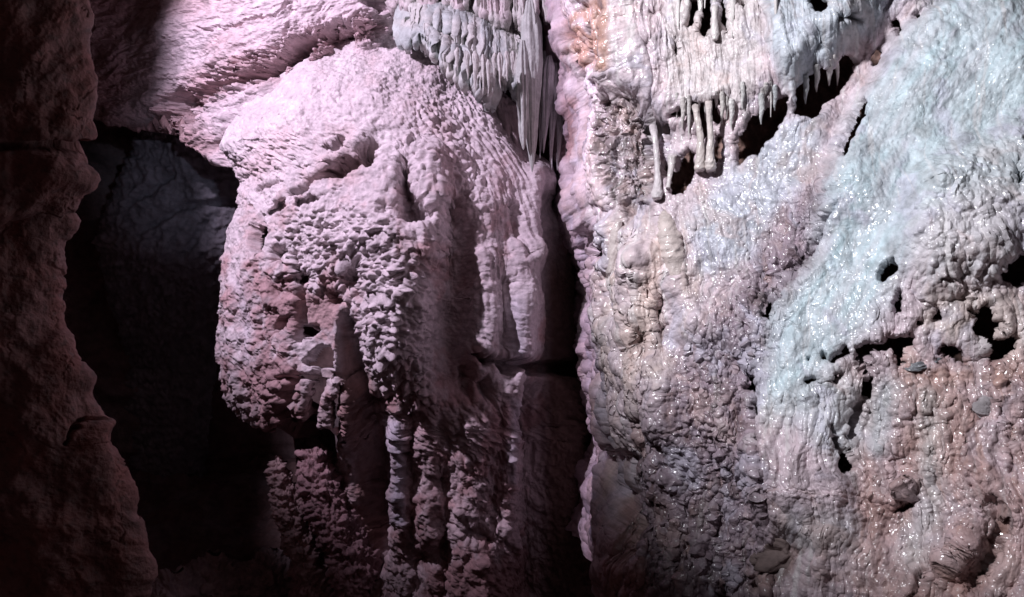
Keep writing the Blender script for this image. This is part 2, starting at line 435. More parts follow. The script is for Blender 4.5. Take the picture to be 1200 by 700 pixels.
# ------------------------------------------------------------------ RIGHT FLOWSTONE WALL
def build_wall():
    py = np.concatenate([np.linspace(-900, -100, 60), np.linspace(-97, -6, 60), np.linspace(-5, 705, int(1000 * QUAL)), np.linspace(708, 860, 60)])
    xl = smooth1(lin(py, [(-190, 668), (0, 672), (40, 676), (70, 688), (110, 692), (150, 685), (205, 685), (240, 700), (270, 710), (310, 716), (330, 722), (400, 722), (450, 728), (500, 732),
                  (545, 740), (580, 754), (620, 750), (660, 740), (700, 734), (860, 730)]), 34)
    YL = lin(py, [(-190, 4.4), (0, 4.3), (250, 4.1), (500, 3.8), (700, 3.6), (860, 3.5)])
    YR = lin(py, [(-190, 3.5), (0, 3.35), (300, 3.0), (700, 2.6), (860, 2.5)])     # depth where the wall crosses x = 1200
    n1, n2, n3 = int(280 * QUAL), int(1000 * QUAL), 110
    a, bq = .26, .42
    ph = np.radians(np.linspace(-150, -4, n1))
    P = np.zeros((len(py), n1 + n2 + n3, 3))
    z = CZ - (py - 350) * K * ((YL + YR) / 2 - .1)
    XL = (xl - 600) * K * YL
    P[:, :n1, 0] = XL[:, None] + a + a * np.sin(ph)[None]
    P[:, :n1, 1] = YL[:, None] - bq * np.cos(ph)[None] + np.where(np.cos(ph) < 0, -np.cos(ph) * 5.5, 0)[None]
    t = np.concatenate([np.linspace(0, 1.04, n2 + 1)[1:], np.linspace(1.05, 1.7, n3)])
    X0 = XL + a; Y0 = YL - bq
    XR = 600 * K * YR
    P[:, n1:, 0] = X0[:, None] + (XR - X0)[:, None] * t[None]
    P[:, n1:, 1] = Y0[:, None] + (YR - Y0)[:, None] * t[None]
    P[:, :, 2] = z[:, None]
    for i in range(P.shape[0]):
        s = slice(n1 - 60, n1 + 60)
        for k in (0, 1): P[i, s, k] = smooth1(P[i, n1 - 60 - 20:n1 + 60 + 20, k], 20)[20:-20] if False else P[i, s, k]
    g = grid(P)
    px, py_, fr = g.px, g.py, g.front
    TU, TV = g.u / .0040, g.v / .0040; Fs = fore(g, .0040)
    wx = px + 4 * Fs * fbm(TU / 22, TV / 22, 3, 105); wy = py_ + 4 * fbm(TU / 22 + 40, TV / 22, 3, 109)
    hx = wx + 2.5 * Fs * fbm(TU / 8, TV / 8, 3, 106); hy = wy + 3.5 * fbm(TU / 7 + 40, TV / 12, 3, 107)
    lx = px + 14 * Fs * fbm(px / 80, py_ / 80, 3, 115); ly = py_ + 14 * fbm(px / 80 + 9, py_ / 80, 3, 119)
    H = np.zeros(px.shape, f32)
    S = lambda pts, r, h, sh=0.: stroke(H, wx, wy, pts, r, h, sh)
    A = lambda poly, h, soft=4, grow=0: area(H, wx, wy, poly, h, soft, grow)
    H += .11 * fbm(TU / 130, TV / 150, 3, 131)
    H += .045 * fbm(TU / 44 + .5 * fbm(TU / 60, TV / 60, 2, 136), TV / 170, 4, 135, kind='r') * ss(py_, 180, 330) * (1 - .75 * mask_area(px, py_, [(1010, 110), (1250, -60), (1250, 330), (1060, 360), (960, 470), (890, 470), (960, 300)], 30))
    H += .07 * (1 - ss(px, 715, 760)) * (fbm(TU / 60, TV / 50, 4, 133) + .25 * fbm(TU / 22, TV / 18, 3, 134))
    # the blue flow that comes down from the upper right lies on top of the older wall
    area(H, lx, ly, [(1010, 110), (1060, 40), (1250, -60), (1300, 300), (1300, 800), (890, 800), (886, 560), (884, 440), (905, 370), (960, 300), (975, 200)], .11, 20)
    area(H, lx, ly, [(900, 800), (895, 640), (893, 480), (930, 400), (990, 440), (1000, 560), (1000, 640), (960, 655), (930, 630), (905, 640)], .05, 16)
    area(H, lx, ly, [(1085, 210), (1180, 170), (1300, 200), (1300, 330), (1180, 320), (1090, 350), (1060, 300)], .12, 26)
    # upper apron with drips, above the row of cavities
    A([(640, -300), (640, 0), (656, 60), (700, 90), (760, 120), (800, 150), (860, 120), (905, 110), (940, 90), (1000, 60), (1080, 10), (1200, -120), (1200, -300)], .08, 14)
    area(H, lx, ly, [(892, -80), (905, 40), (925, 130), (960, 60), (990, 60), (1040, 0), (1060, -80)], .10, 10)
    S([(985, 25), (975, 55), (968, 80)], [26, 30, 16], .10)
    # edge band on the left and its knobs
    S([(672, 150), (668, 210), (686, 260)], [12, 12, 10], .06)
    S([(722, 262), (720, 310), (718, 380), (722, 470), (726, 560), (722, 680)], [9, 11, 12, 13, 12, 12], .07)
    S([(735, 300), (733, 370)], [5, 6], -.07)
    S([(706, 330), (704, 420)], [5, 6], -.04)
    S([(758, 305), (748, 360), (745, 390)], [14, 15, 13], .09)
    S([(786, 280), (800, 340), (820, 380)], [22, 30, 24], .07)
    # vuggy dark patch between 700 and 770
    A([(706, 120), (740, 118), (772, 150), (766, 200), (760, 240), (735, 258), (722, 232), (708, 215), (702, 170)], -.10, 14)
    A([(730, 100), (790, 150), (782, 200), (760, 160)], -.05, 12)
    # orange chute, top left
    A([(684, 5), (712, -20), (712, 88), (686, 78), (672, 62)], -.10, 7)
    S([(690, 30), (684, 60), (680, 78)], [3, 4, 3], -.07, .4); S([(674, 36), (672, 44)], [4, 3], -.18, .6); S([(662, 30), (656, 34)], [4, 5], -.2, .6)
    for q in ([(703, 98), (704, 104)], [(760, 62), (764, 58)], [(770, 24), (776, 22)], [(772, 140), (756, 146)]):
        S(q, [6, 4], -.14, .7)
    S = lambda pts, r, h, sh=0.: stroke(H, wx, wy, pts, r, h, sh)
    A = lambda poly, h, soft=4, grow=0: area(H, wx, wy, poly, h, soft, grow)
    # lower left of the wall: brown hollows and runs
    S([(746, 575), (750, 610), (742, 650)], [10, 14, 12], -.07); S([(752, 490), (756, 535)], [8, 9], -.06)
    S([(776, 520), (784, 548)], [9, 10], -.05); S([(775, 430), (785, 560)], [14, 18], .04)
    A([(884, 696), (898, 648), (930, 632), (946, 640), (950, 655), (930, 672), (905, 690)], -.04, 12)
    push(g, H * (.1 + .9 * fr)); refresh(g); px, py_ = reproject(g)
    Fs = fore(g, .0040)
    wx = px + 4 * Fs * fbm(TU / 22, TV / 22, 3, 105); wy = py_ + 4 * fbm(TU / 22 + 40, TV / 22, 3, 109)
    hx = wx + 2.5 * Fs * fbm(TU / 8, TV / 8, 3, 106); hy = wy + 3.5 * fbm(TU / 7 + 40, TV / 12, 3, 107)
    lx = px + 14 * Fs * fbm(px / 80, py_ / 80, 3, 115); ly = py_ + 14 * fbm(px / 80 + 9, py_ / 80, 3, 119)
    # black openings: real holes through the sheet
    HO = np.zeros(px.shape, f32); H = np.zeros(px.shape, f32)
    S = lambda pts, r, h, sh=0.: stroke(HO if h <= -.2 else H, hx, hy, pts, (np.array(r) * 1.45 if h <= -.2 else r), -.055 if h <= -.2 else h, .9 if h <= -.2 else sh)
    A = lambda poly, h, soft=4, grow=0: area(HO, hx, hy, poly, -.06, soft, grow or 3)
    D = -.62
    A([(864, 186), (866, 160), (881, 136), (900, 126), (917, 116), (921, 130), (902, 154), (888, 176)], D, 3, 5)
    A([(936, 132), (938, 108), (951, 93), (965, 84), (979, 86), (990, 70), (1000, 74), (990, 94), (975, 112), (956, 134)], D, 3, 5)
    A([(983, 176), (1003, 134), (1010, 118), (1014, 132), (999, 156), (987, 178)], -.35, 3)
    A([(786, 218), (796, 184), (806, 176), (816, 178), (812, 200), (798, 222), (788, 226)], D, 3)
    A([(777, 206), (779, 192), (784, 196), (782, 214)], -.3, 2)
    A([(786, 138), (798, 126), (803, 126), (804, 138)], -.35, 3)
    for q, r in (([(813, 118), (815, 136)], 4.5), ([(824, 126), (825, 146), (820, 158)], 5.5), ([(836, 122), (840, 138)], 6), ([(846, 110), (846, 120)], 3.5), ([(842, 162), (839, 184)], 5),
                 ([(812, 0), (810, 24)], 5.5), ([(828, -20), (828, 24), (824, 38)], 6), ([(847, -10), (849, 34)], 5), ([(793, 48), (791, 60)], 4), ([(846, 185), (838, 190)], 2), ([(782, 148), (784, 168)], 3.5),
                 ([(871, 0), (868, 5)], 4), ([(955, 0), (962, 4)], 8), ([(986, 18), (1004, 20)], 5), ([(1052, 38), (1050, 28)], 4), ([(1072, 18), (1076, 14)], 4), ([(1028, 60), (1024, 74)], 4)):
        S(q, r, -.30, .75)
    A([(690, 300), (697, 290), (704, 284), (706, 296), (698, 308)], -.4, 2); S([(682, 288), (684, 290)], 2.5, -.25, .7); S([(690, 314), (700, 318)], 3, -.25, .7)
    # central slits
    S([(774, 346), (772, 358), (768, 372)], [3, 5, 4], -.30, .7); S([(748, 384), (750, 404)], [3, 6], -.32, .7); S([(757, 388), (758, 398)], [2, 3], -.15, .6)
    S([(736, 310), (737, 322)], [3, 3], -.2, .6); S([(780, 380), (774, 386)], [3, 3], -.14, .6)
    S([(901, 352), (896, 372)], [6, 5], -.4, .7); S([(877, 432), (880, 452)], [4, 7], -.32, .6); S([(882, 460), (884, 520), (892, 570), (900, 612)], [3, 3.5, 3.5, 4], -.2, .6)
    S([(857, 552), (856, 566)], [3, 4], -.28, .7); S([(980, 235), (945, 300), (905, 355)], [3, 4, 3], -.07)
    S([(1042, 314), (1034, 322)], [8, 6], -.28, .6); S([(1048, 316), (1046, 306)], [4, 3], -.2, .6); S([(1055, 342), (1051, 362)], [4, 5], -.22, .6)
    # vugs right of centre
    A([(1002, 428), (1005, 410), (1020, 398), (1034, 404), (1036, 412), (1020, 420)], -.34, 3, 3)
    A([(1034, 402), (1040, 396), (1056, 396), (1066, 392), (1072, 404), (1062, 402), (1060, 420), (1050, 427), (1046, 412)], -.34, 3)
    S([(976, 420), (990, 411)], [4, 5], -.28, .7); S([(947, 448), (956, 443)], [4, 4], -.28, .7); S([(981, 444), (986, 440)], [4, 4], -.25, .6)
    S([(966, 415)], [4], -.2, .6); S([(949, 420)], [2.5], -.15, .6); S([(1018, 446), (1016, 462)], [4, 5], -.2, .6); S([(1018, 482)], [3], -.2, .7)
    S([(1012, 432)], [4], -.14); S([(1024, 430)], [4], -.14)
    for q, r in (([(1158, 366), (1160, 374)], 9), ([(1154, 388), (1160, 398)], 9), ([(1138, 360), (1146, 374)], 4), ([(1097, 364), (1098, 372)], 4.5), ([(1078, 376)], 4), ([(1175, 380), (1170, 384)], 5)):
        S(q, r, -.26, .75)
    A([(1150, 418), (1160, 410), (1172, 402), (1188, 390), (1192, 396), (1182, 416), (1168, 428), (1158, 424)], -.34, 3)
    A([(1103, 412), (1114, 408), (1126, 414), (1132, 426), (1122, 428), (1110, 420)], -.28, 3)
    S([(1140, 420), (1146, 422)], [3, 2], -.2, .7)
    A([(1176, 324), (1190, 306), (1204, 296), (1222, 300), (1214, 328), (1192, 334)], -.4, 4); S([(1193, 194), (1196, 206)], [5, 6], -.18, .6)
    S([(1184, 500), (1183, 525), (1184, 552)], [3, 4, 2.5], -.24, .7)
    S([(1144, 476), (1147, 488)], [3, 3], -.14, .6); S([(1146, 472), (1162, 466), (1174, 478), (1170, 494)], [3, 2, 2, 3], -.06, .4)
    S([(992, 530), (994, 545)], [6, 8], -.24, .6); S([(975, 500), (988, 528)], [3, 4], -.1); S([(1010, 470), (996, 510)], [5, 5], -.05)
    S([(1055, 590), (1054, 596), (1070, 592)], [4, 6, 4], -.16, .6); S([(1077, 588)], [4], -.16, .7); S([(1062, 574)], [14], .09)
    S([(1160, 590), (1176, 620), (1160, 650), (1140, 680)], [9, 13, 12, 11], -.08); S([(1130, 640), (1110, 660)], [22, 20], .05)
    S([(1080, 675), (1076, 688)], [7, 7], -.26, .6); S([(1022, 636), (1024, 642)], [4, 4], -.14, .6); S([(1138, 572)], [3], -.14, .6)
    S([(852, 690), (840, 705)], [5, 6], -.26, .6)
    HO *= (.1 + .9 * fr)
    HO = np.maximum(HO, -.065); cut = HO < -.024
    push(g, H * (.1 + .9 * fr) + HO); refresh(g)
    # ---- skin of the flowstone
    blue = mask_area(lx, ly, [(1010, 115), (1070, 30), (1160, -80), (1300, -100), (1300, 120), (1190, 150), (1110, 210), (1065, 300), (1040, 360), (1000, 410), (940, 470), (890, 470), (900, 380), (955, 300), (970, 200)], 24)
    rightb = mask_area(lx, ly, [(1085, 190), (1180, 150), (1300, 180), (1300, 320), (1180, 330), (1085, 350), (1070, 280)], 24)
    lowr = mask_area(lx, ly, [(1000, 430), (1080, 430), (1150, 400), (1300, 400), (1300, 850), (960, 850), (1000, 640)], 24)
    glit = mask_area(lx, ly, [(800, 420), (870, 330), (950, 215), (985, 205), (950, 310), (884, 470), (900, 640), (930, 850), (722, 850), (746, 560), (752, 500)], 24)
    apron = mask_area(lx, ly, [(640, -300), (655, 80), (740, 110), (880, 130), (960, 60), (1100, -40), (1100, -300)], 18)
    TU, TV = g.u / .0040, g.v / .0040
    q = .6 * fbm(TU / 34, TV / 34, 2, 177); q2 = .6 * fbm(TU / 30 + 50, TV / 30, 2, 178)
    # flow-line coordinates: diagonal on the blue flow, vertical elsewhere
    d = blue * .9
    fu, fv = TU * .86 + TV * .50, -TU * .50 + TV * .86
    f1, f2, cid = worley(TU / 8.5 + .9 * q, TV / 10.5 + .9 * q2, 203)
    k1 = np.exp(-3.4 * f1 * f1)
    g1, g2, gc = worley(TU / 19 + q, TV / 25 + q2, 204); k2 = np.exp(-2.8 * g1 * g1)
    e1, e2, ec = worley(TU / 4.6 + q, TV / 5.4 + q2, 205); k3 = np.clip(1 - e1 * 1.2, 0, 1)
    rough = fbm(TU / 20 + q, TV / 24 + q2, 5, 241, .55, kind='b')
    rdg = d * fbm(fu / 17 + q, fv / 60 + q2, 3, 243, .5, kind='r') + (1 - d) * fbm(TU / 17 + q, TV / 60 + q2, 3, 244, .5, kind='r')
    patch = ss(fbm(TU / 60, TV / 90, 3, 290), -.25, .35)          # smooth sheets alternate with beaded ones
    T = (.010 * k1 * (.1 + 1.0 * cid) + .012 * k2 * gc) * (.25 + .75 * patch) + .006 * k3 * ec
    T = T * (1 + 1.1 * rightb + .5 * lowr - .35 * blue + 1.5 * glit)
    edge = (1 - ss(px, 712, 745)) * (1 - .7 * ss(py_, 430, 500))
    T = T * (1 - .65 * edge) + .006 * edge * rough + .010 * edge * fbm(TU / 14, TV / 50, 4, 265)
    flz = (1 - ss(px, 745, 800)) * ss(py_, 240, 300)
    T += flz * (.030 * fbm(TU / 12 + .3 * q, TV / 160, 3, 266, kind='r') + .010 * fbm(TU / 9, TV / 22, 3, 267))
    crk = np.clip(1 - np.abs(perlin(TU / 26 + 1.6 * q, TV / 40 + 1.6 * q2, 268)) * 9, 0, 1) + .7 * np.clip(1 - np.abs(perlin(TU / 14 + 1.2 * q2, TV / 20 + q, 269)) * 7, 0, 1)
    T += .007 * lowr * fbm(TU / 11, TV / 80, 3, 264)
    T -= .005 * crk * (glit * .9 + .35 * (1 - blue)) * ss(-patch, -.9, -.2)
    T += .003 * rdg + glit * (.012 * rough) + .016 * apron * fbm(TU / 13, TV / 80, 3, 251, kind='r')
    T += .012 * fbm(TU / 34, TV / 44, 3, 261) + .006 * blue * (1 - patch) * fbm(fu / 9, fv / 26, 3, 263)
    vug = mask_area(wx, wy, [(700, 115), (745, 112), (776, 150), (768, 210), (760, 245), (735, 262), (722, 240), (704, 215), (692, 165)], 8)
    T += vug * (.06 * rough)
    T += .0014 * fbm(TU / 3.6, TV / 4.2, 3, 271, .6) + .0045 * (glit + .7 * rightb + .3) * fbm(TU / 7, TV / 8, 2, 277)
    # gours: small horizontal rims on the steep lower sheet
    gour = 1 - np.abs(perlin(TV / 9 + 1.5 * q + 2.0 * fbm(TU / 24, TV / 60, 2, 279), TU / 60, 278)) * 2
    T += .003 * np.clip(gour, 0, 1) * ss(-patch, -.6, -.1) * (1 - blue)
    push(g, T * (.2 + .8 * fr), .15)
    # ---- mineral colour, with bluish lamplight mixed into the flow
    n1 = fbm(px / 70, py_ / 90, 4, 281); n2 = fbm(px / 15, py_ / 20, 4, 283); n3 = d * fbm(fu / 14, fv / 80, 4, 285) + (1 - d) * fbm(TU / 14, TV / 80, 4, 286)
    c = solid(px.shape, (.54, .44, .48))
    c = mixc(c, (.27, .205, .245), glit * .95)
    c = mixc(c, (.24, .195, .225), glit * ss(n1 + .7 * n2, -.1, .5) * .85)
    c = mixc(c, (.44, .56, .60), np.clip(blue * (.75 + .5 * n3), 0, 1))  # blue grey calcite with the bluish lamp tint painted into it
    c = mixc(c, (.46, .53, .58), .8 * mask_area(lx, ly, [(895, -60), (905, 60), (930, 130), (960, 80), (1040, 20), (1060, -60)], 12))
    c = mixc(c, (.44, .50, .57), .7 * mask_area(lx, ly, [(860, 190), (935, 140), (965, 130), (950, 200), (880, 300), (820, 320), (800, 260)], 14))
    c = mixc(c, (.45, .52, .54), .6 * mask_area(lx, ly, [(890, 470), (1000, 430), (1040, 470), (1000, 560), (940, 500), (900, 500)], 18))
    c = mixc(c, (.35, .21, .19), np.clip(lowr * (.65 + .8 * n1 + .3 * n3), 0, .95))
    c = mixc(c, (.50, .48, .46), .6 * mask_stroke(lx, ly, [(1085, 470), (1090, 560), (1080, 650)], [16, 18, 22]))
    c = mixc(c, (.46, .50, .52), .7 * mask_stroke(lx, ly, [(1040, 455), (1030, 520)], [18, 14]))
    c = mixc(c, (.51, .51, .53), rightb * .75)
    c = mixc(c, (.47, .55, .58), .6 * mask_area(lx, ly, [(1060, 120), (1260, 60), (1260, 230), (1150, 215), (1085, 250), (1050, 260)], 24))
    c = mixc(c, (.60, .50, .46), .8 * mask_area(wx, wy, [(1090, 340), (1190, 340), (1230, 390), (1190, 420), (1130, 410), (1075, 380)], 14))
    c = mixc(c, (.44, .28, .24), .65 * mask_stroke(wx, wy, [(1062, 412), (1066, 440), (1110, 440), (1180, 440)], [12, 14, 16, 12]))
    c = mixc(c, (.34, .185, .14), .9 * mask_area(wx, wy, [(668, 20), (690, 0), (714, -20), (714, 86), (684, 80), (660, 60)], 6))
    c = mixc(c, (.55, .33, .32), .8 * mask_stroke(wx, wy, [(670, 120), (667, 180)], [10, 9]))
    c = mixc(c, (.58, .44, .40), .7 * mask_stroke(wx, wy, [(716, 265), (716, 330)], [8, 8]) + .75 * mask_stroke(wx, wy, [(772, 290), (762, 340), (752, 390)], [13, 14, 12]))
    drp = fbm(TU / 30 + .5 * q, TV / 130 + .4 * q2, 5, 297, .55)
    zone = mask_area(lx, ly, [(690, 240), (800, 250), (840, 330), (790, 420), (752, 500), (740, 700), (690, 700)], 16)
    c = mixc(c, (.60, .48, .43), zone * ss(drp, -.1, .35) * .6)
    c = mixc(c, (.50, .45, .53), zone * ss(-drp, .05, .35) * .7)
    c = mixc(c, (.60, .55, .54), .7 * apron * mask_area(lx, ly, [(790, -100), (890, -100), (900, 60), (870, 130), (800, 140), (780, 60)], 14))
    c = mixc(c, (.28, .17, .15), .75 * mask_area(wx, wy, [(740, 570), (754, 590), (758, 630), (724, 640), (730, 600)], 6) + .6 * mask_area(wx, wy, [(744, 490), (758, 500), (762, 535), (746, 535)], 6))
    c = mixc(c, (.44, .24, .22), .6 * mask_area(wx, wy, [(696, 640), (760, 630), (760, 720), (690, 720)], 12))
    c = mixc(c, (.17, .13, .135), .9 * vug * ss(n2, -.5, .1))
    c = mixc(c, (.30, .30, .30), .55 * mask_area(lx, ly, [(920, 600), (1000, 600), (1000, 640), (960, 650), (915, 640)], 12))
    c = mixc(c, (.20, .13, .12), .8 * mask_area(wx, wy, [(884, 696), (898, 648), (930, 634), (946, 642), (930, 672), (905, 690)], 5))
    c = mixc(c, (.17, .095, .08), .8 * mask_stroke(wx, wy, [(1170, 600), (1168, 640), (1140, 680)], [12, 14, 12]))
    pinkv = fbm(TU / 40 + q, TV / 70 + q2, 4, 299)
    c = mixc(c, (.58, .41, .38), .40 * ss(pinkv, .05, .45) * (1 - blue))
    c = mixc(c, (.50, .48, .58), .55 * ss(-pinkv, .05, .45) * (1 - .6 * lowr))
    drip = fbm(TU / 9 + .5 * q, TV / 150, 4, 291, .6); film = fbm(TU / 22 + q, TV / 30 + q2, 5, 293, .62)
    c = mixc(c, (.14, .092, .10), .80 * ss(film, .0, .4) * (.25 + .75 * glit) * (1 - .75 * blue))
    c = mixc(c, (.40, .23, .18), .50 * ss(drip, .15, .5) * np.clip(lowr + .5 * (1 - blue), 0, 1) * ss(film, -.3, .2))
    c = mixc(c, (.64, .61, .61), .55 * ss(-drip, .12, .45) * (1 - .6 * glit) * (1 - .6 * lowr))
    c = mixc(c, (.34, .36, .37), .45 * ss(film, .05, .4) * blue)
    c = c * (1 + .34 * n2 + .14 * n3 + .24 * fbm(TU / 5, TV / 6, 3, 295))[..., None]
    c = np.clip(c, .02, .85)
    wetness = 1 - .85 * mask_area(lx, ly, [(960, 70), (1060, -80), (1300, -80), (1300, 140), (1150, 160), (1060, 230), (990, 200)], 30) - .6 * apron * mask_area(lx, ly, [(760, -200), (1000, -200), (1000, 140), (760, 140)], 20)
    wetness = np.clip(wetness * (.65 + .6 * ss(fbm(TU / 30, TV / 90, 4, 298), -.15, .3)), .05, 1)
    wetness = np.maximum(wetness, glit)
    c = np.concatenate([c, wetness[..., None]], 2)
    root = empty('flowstone_wall', at(950, 700, 3.2))
    tag(root, 'wet glistening flowstone wall, pale blue and pink, pitted with black openings, filling the right half', 'flowstone', kind='thing')
    m_b = poly_sd(lx, ly, [(1005, 115), (1066, 30), (1160, -80), (2600, -900), (2600, 120), (1190, 150), (1110, 210), (1065, 300), (1040, 370), (1000, 415), (940, 470), (890, 470), (900, 380), (955, 300), (970, 200)]) > 0
    m_a = (poly_sd(lx, ly, [(-600, -2000), (-600, 80), (655, 84), (740, 112), (800, 165), (880, 130), (960, 60), (1066, 30), (1160, -80), (2600, -900), (2600, -2000)]) > 0) & ~m_b
    m_e = (poly_sd(lx, ly, [(-600, -2000), (690, -2000), (700, 100), (728, 250), (730, 400), (726, 520), (760, 640), (750, 3000), (-600, 3000)]) > 0) & ~m_b & ~m_a
    part('calcite_sheet', g.P, c, M_wet, root, 'pinkish pitted lower sheet', cut=cut, keep=~(m_b | m_a | m_e))
    part('flow_sheet', g.P, c, M_wet, root, 'pale blue flow running down from the upper right', cut=cut, keep=m_b)
    part('dripping_apron', g.P, c, M_wet, root, 'cream apron with drips over the black openings', cut=cut, keep=m_a)
    part('edge_band', g.P, c, M_wet, root, 'knobbly pale edge beside the black crevice', cut=cut, keep=m_e)
    bi = np.linspace(60, P.shape[0] - 80, 260).astype(int); bj = np.linspace(int(280 * QUAL) - 10, P.shape[1] - 70, 320).astype(int)
    gi = grid(P[np.ix_(bi, bj)]); gi.P = gi.P - gi.N * .24
    hb = .10 * fbm(gi.u / .35, gi.v / .3, 4, 311, kind='b') + .05 * fbm(gi.u / .1, gi.v / .1, 4, 312, kind='r')
    push(gi, hb)
    ci = mixc(solid(gi.u.shape, (.17, .10, .085)), (.26, .16, .14), ss(fbm(gi.u / .2, gi.v / .2, 4, 313), -.2, .4))
    part('inner_rock', gi.P, ci, M_rock, root, 'reddish brown rock seen inside the openings')
    def surf(x, y):
        k_ = np.argmin((px - x) ** 2 + (py_ - y) ** 2 + (1 - fr) * 1e5)
        return g.P.reshape(-1, 3)[k_]
    def col(c_, sh, sd):
        a_ = np.broadcast_to(np.linspace(0, 9, sh[0])[:, None], sh); b_ = np.broadcast_to(np.linspace(0, 6, sh[1])[None], sh)
        return solid(sh, c_) * (1 + .18 * fbm(a_, b_, 3, sd)[..., None])
    def lump(name, x, y, rx, rz, ry, tilt, c_, sd, label, rough=.3, sink=.45, mat=None):
        p0 = surf(x, y); e = K * p0[1]; n, m = 90, 120
        th = np.linspace(.02, np.pi - .02, n)[:, None]; ph = -np.linspace(0, 2 * np.pi, m, endpoint=False)[None]
        X = np.sin(th) * np.sin(ph); Z = np.cos(th) + 0 * ph; Y_ = -np.sin(th) * np.cos(ph)
        f = 1 + rough * (1.3 * fbm(X * 1.1 + .7 * Y_, Z * 1.1 - .6 * Y_ + sd, 3, sd) + .25 * fbm(X * 3.2 + 2 * Y_, Z * 3.2 - 1.7 * Y_ + sd, 4, sd + 1))
        X, Y_, Z = X * f * rx * e, Y_ * f * ry * e, Z * f * rz * e
        ca, sa = math.cos(tilt), math.sin(tilt)
        Q_ = np.stack([p0[0] + X * ca - Z * sa, p0[1] + Y_ + sink * ry * e, p0[2] + X * sa + Z * ca], 2)
        part(name, Q_[:, ::-1], solid((n, m), c_) * (1 + .3 * fbm(Q_[..., 0] / .03 + Y_ / .05, Q_[..., 2] / .03 - Y_ / .05, 4, sd)[..., None])[:, ::-1], mat or M_wet, root, label, close=True)
    def post(name, pts, c_, sd, label, fwd=.0):
        n, m = 160, 48; t = np.linspace(0, len(pts) - 1, n)
        k_ = np.arange(len(pts)); A_ = surf(pts[0][0], pts[0][1]); B_ = surf(pts[-1][0], pts[-1][1])
        Yl = A_[1] + (B_[1] - A_[1]) * t / t[-1] - fwd + .14 * ss(np.abs(2 * t / t[-1] - 1), .7, 1.0) * (1 if name != 'stalactite' else (t < t[-1] / 2) * .6)
        xs = smooth1(np.interp(t, k_, [p[0] for p in pts]), 8); ys = np.interp(t, k_, [p[1] for p in pts]); r_ = smooth1(np.interp(t, k_, [p[2] for p in pts]), 8)
        th = np.linspace(0, 2 * np.pi, m, endpoint=False)
        R_ = (r_ * K * Yl * (1 + .12 * perlin(t * 3, t * 0, sd)))[:, None] * (1 + .14 * fbm(np.cos(th)[None] * 2 + 0 * t[:, None], np.sin(th)[None] * 2 + t[:, None] * 3, 3, sd + 1))
        Q_ = np.stack([((xs - 600) * K * Yl)[:, None] + R_ * np.sin(th)[None], Yl[:, None] - R_ * np.cos(th)[None], np.broadcast_to((CZ - (ys - 350) * K * Yl)[:, None], (n, m))], 2)
        part(name, Q_, col(c_, (n, m), sd), M_wet, root, label, close=True)
    post('stalagmite', [(778, 243, 1), (779, 246, 6), (781, 254, 9), (783, 268, 13), (786, 284, 15), (790, 305, 14), (796, 340, 8), (800, 380, 3)], (.50, .42, .40), 951, 'blunt tan stalagmite on the sheet', -.042)
    post('calcite_column', [(764, 140, 5), (768, 165, 3.6), (770, 190, 3.2), (771, 212, 4), (770, 228, 7), (770, 242, 2)], (.56, .50, .52), 955, 'thin white column before the dark vug', .05)
    post('calcite_column', [(788, 176, 6), (787, 195, 4), (784, 212, 2.4), (782, 226, 3)], (.52, .47, .47), 957, None, .04)
    post('calcite_column', [(727, 252, 3), (722, 272, 6.5), (719, 300, 7.5), (717, 335, 7)], (.54, .46, .45), 959, 'stout tan column at the left edge', .03)
    post('calcite_column', [(813, 112, 5), (817, 138, 3.5), (821, 160, 4), (821, 182, 5), (820, 196, 7), (819, 208, 2)], (.55, .48, .46), 961, None, .04)
    post('calcite_column', [(830, 110, 5), (831, 135, 3.2), (833, 160, 3.6), (832, 184, 5), (833, 196, 7), (833, 208, 2)], (.58, .51, .49), 963, None, .04)
    post('calcite_column', [(838, 0, 4), (837, 20, 3), (838, 40, 5), (838, 52, 1)], (.60, .55, .54), 965, None, .03)
    for k_, (x, a, b, r_, c_) in enumerate(((800, 118, 152, 4.5, (.55, .50, .49)), (846, 112, 146, 4, (.56, .52, .50)), (857, 120, 152, 5, (.56, .53, .52)), (892, 114, 146, 5, (.52, .52, .52)), (908, 104, 130, 4, (.50, .52, .53)),
                                            (944, 92, 122, 5, (.50, .52, .53)), (957, 80, 108, 5, (.54, .53, .52)), (972, 74, 100, 4.5, (.56, .53, .52)), (820, -8, 34, 4.5, (.58, .54, .53)), (858, -8, 44, 5, (.58, .54, .53)), (805, -8, 26, 4, (.58, .54, .53)), (870, 100, 128, 4, (.55, .53, .52)))):
        r_ *= .72
        post('stalactite', [(x, a - 8, r_ * .5), (x, a, r_), (x + 1, a * .6 + b * .4, r_ * .85), (x - .5, a * .25 + b * .75, r_ * .5), (x, b, .5)], c_, 1001 + 5 * k_, None, .015)
    rg = random.Random(11)
    for k_ in range(22):
        x = rg.choice([rg.uniform(786, 868), rg.uniform(786, 868), rg.uniform(872, 912), rg.uniform(940, 985), rg.uniform(780, 870)])
        a = {0: 112, 1: 108, 2: 92}[0 if x < 870 else 1 if x < 915 else 2] + rg.uniform(-8, 6) - (x - 940) * .45 * (x > 915)
        if k_ % 4 == 0: a -= 116
        L_ = rg.choice([rg.uniform(8, 22), rg.uniform(14, 34), rg.uniform(34, 58)]); r_ = rg.uniform(1.3, 3.0)
        post('stalactite', [(x, a - 8, r_ * .6), (x, a, r_), (x + .5, a + L_ * .5, r_ * .75), (x, a + L_, .4)], (.56, .52, .51), 1101 + 5 * k_, None, .012)
    lump('embedded_pebble', 1161, 480, 14, 15, 11, .3, (.30, .27, .28), 971, 'round grey pebble ringed by a dark crack', sink=.95, mat=M_rock)
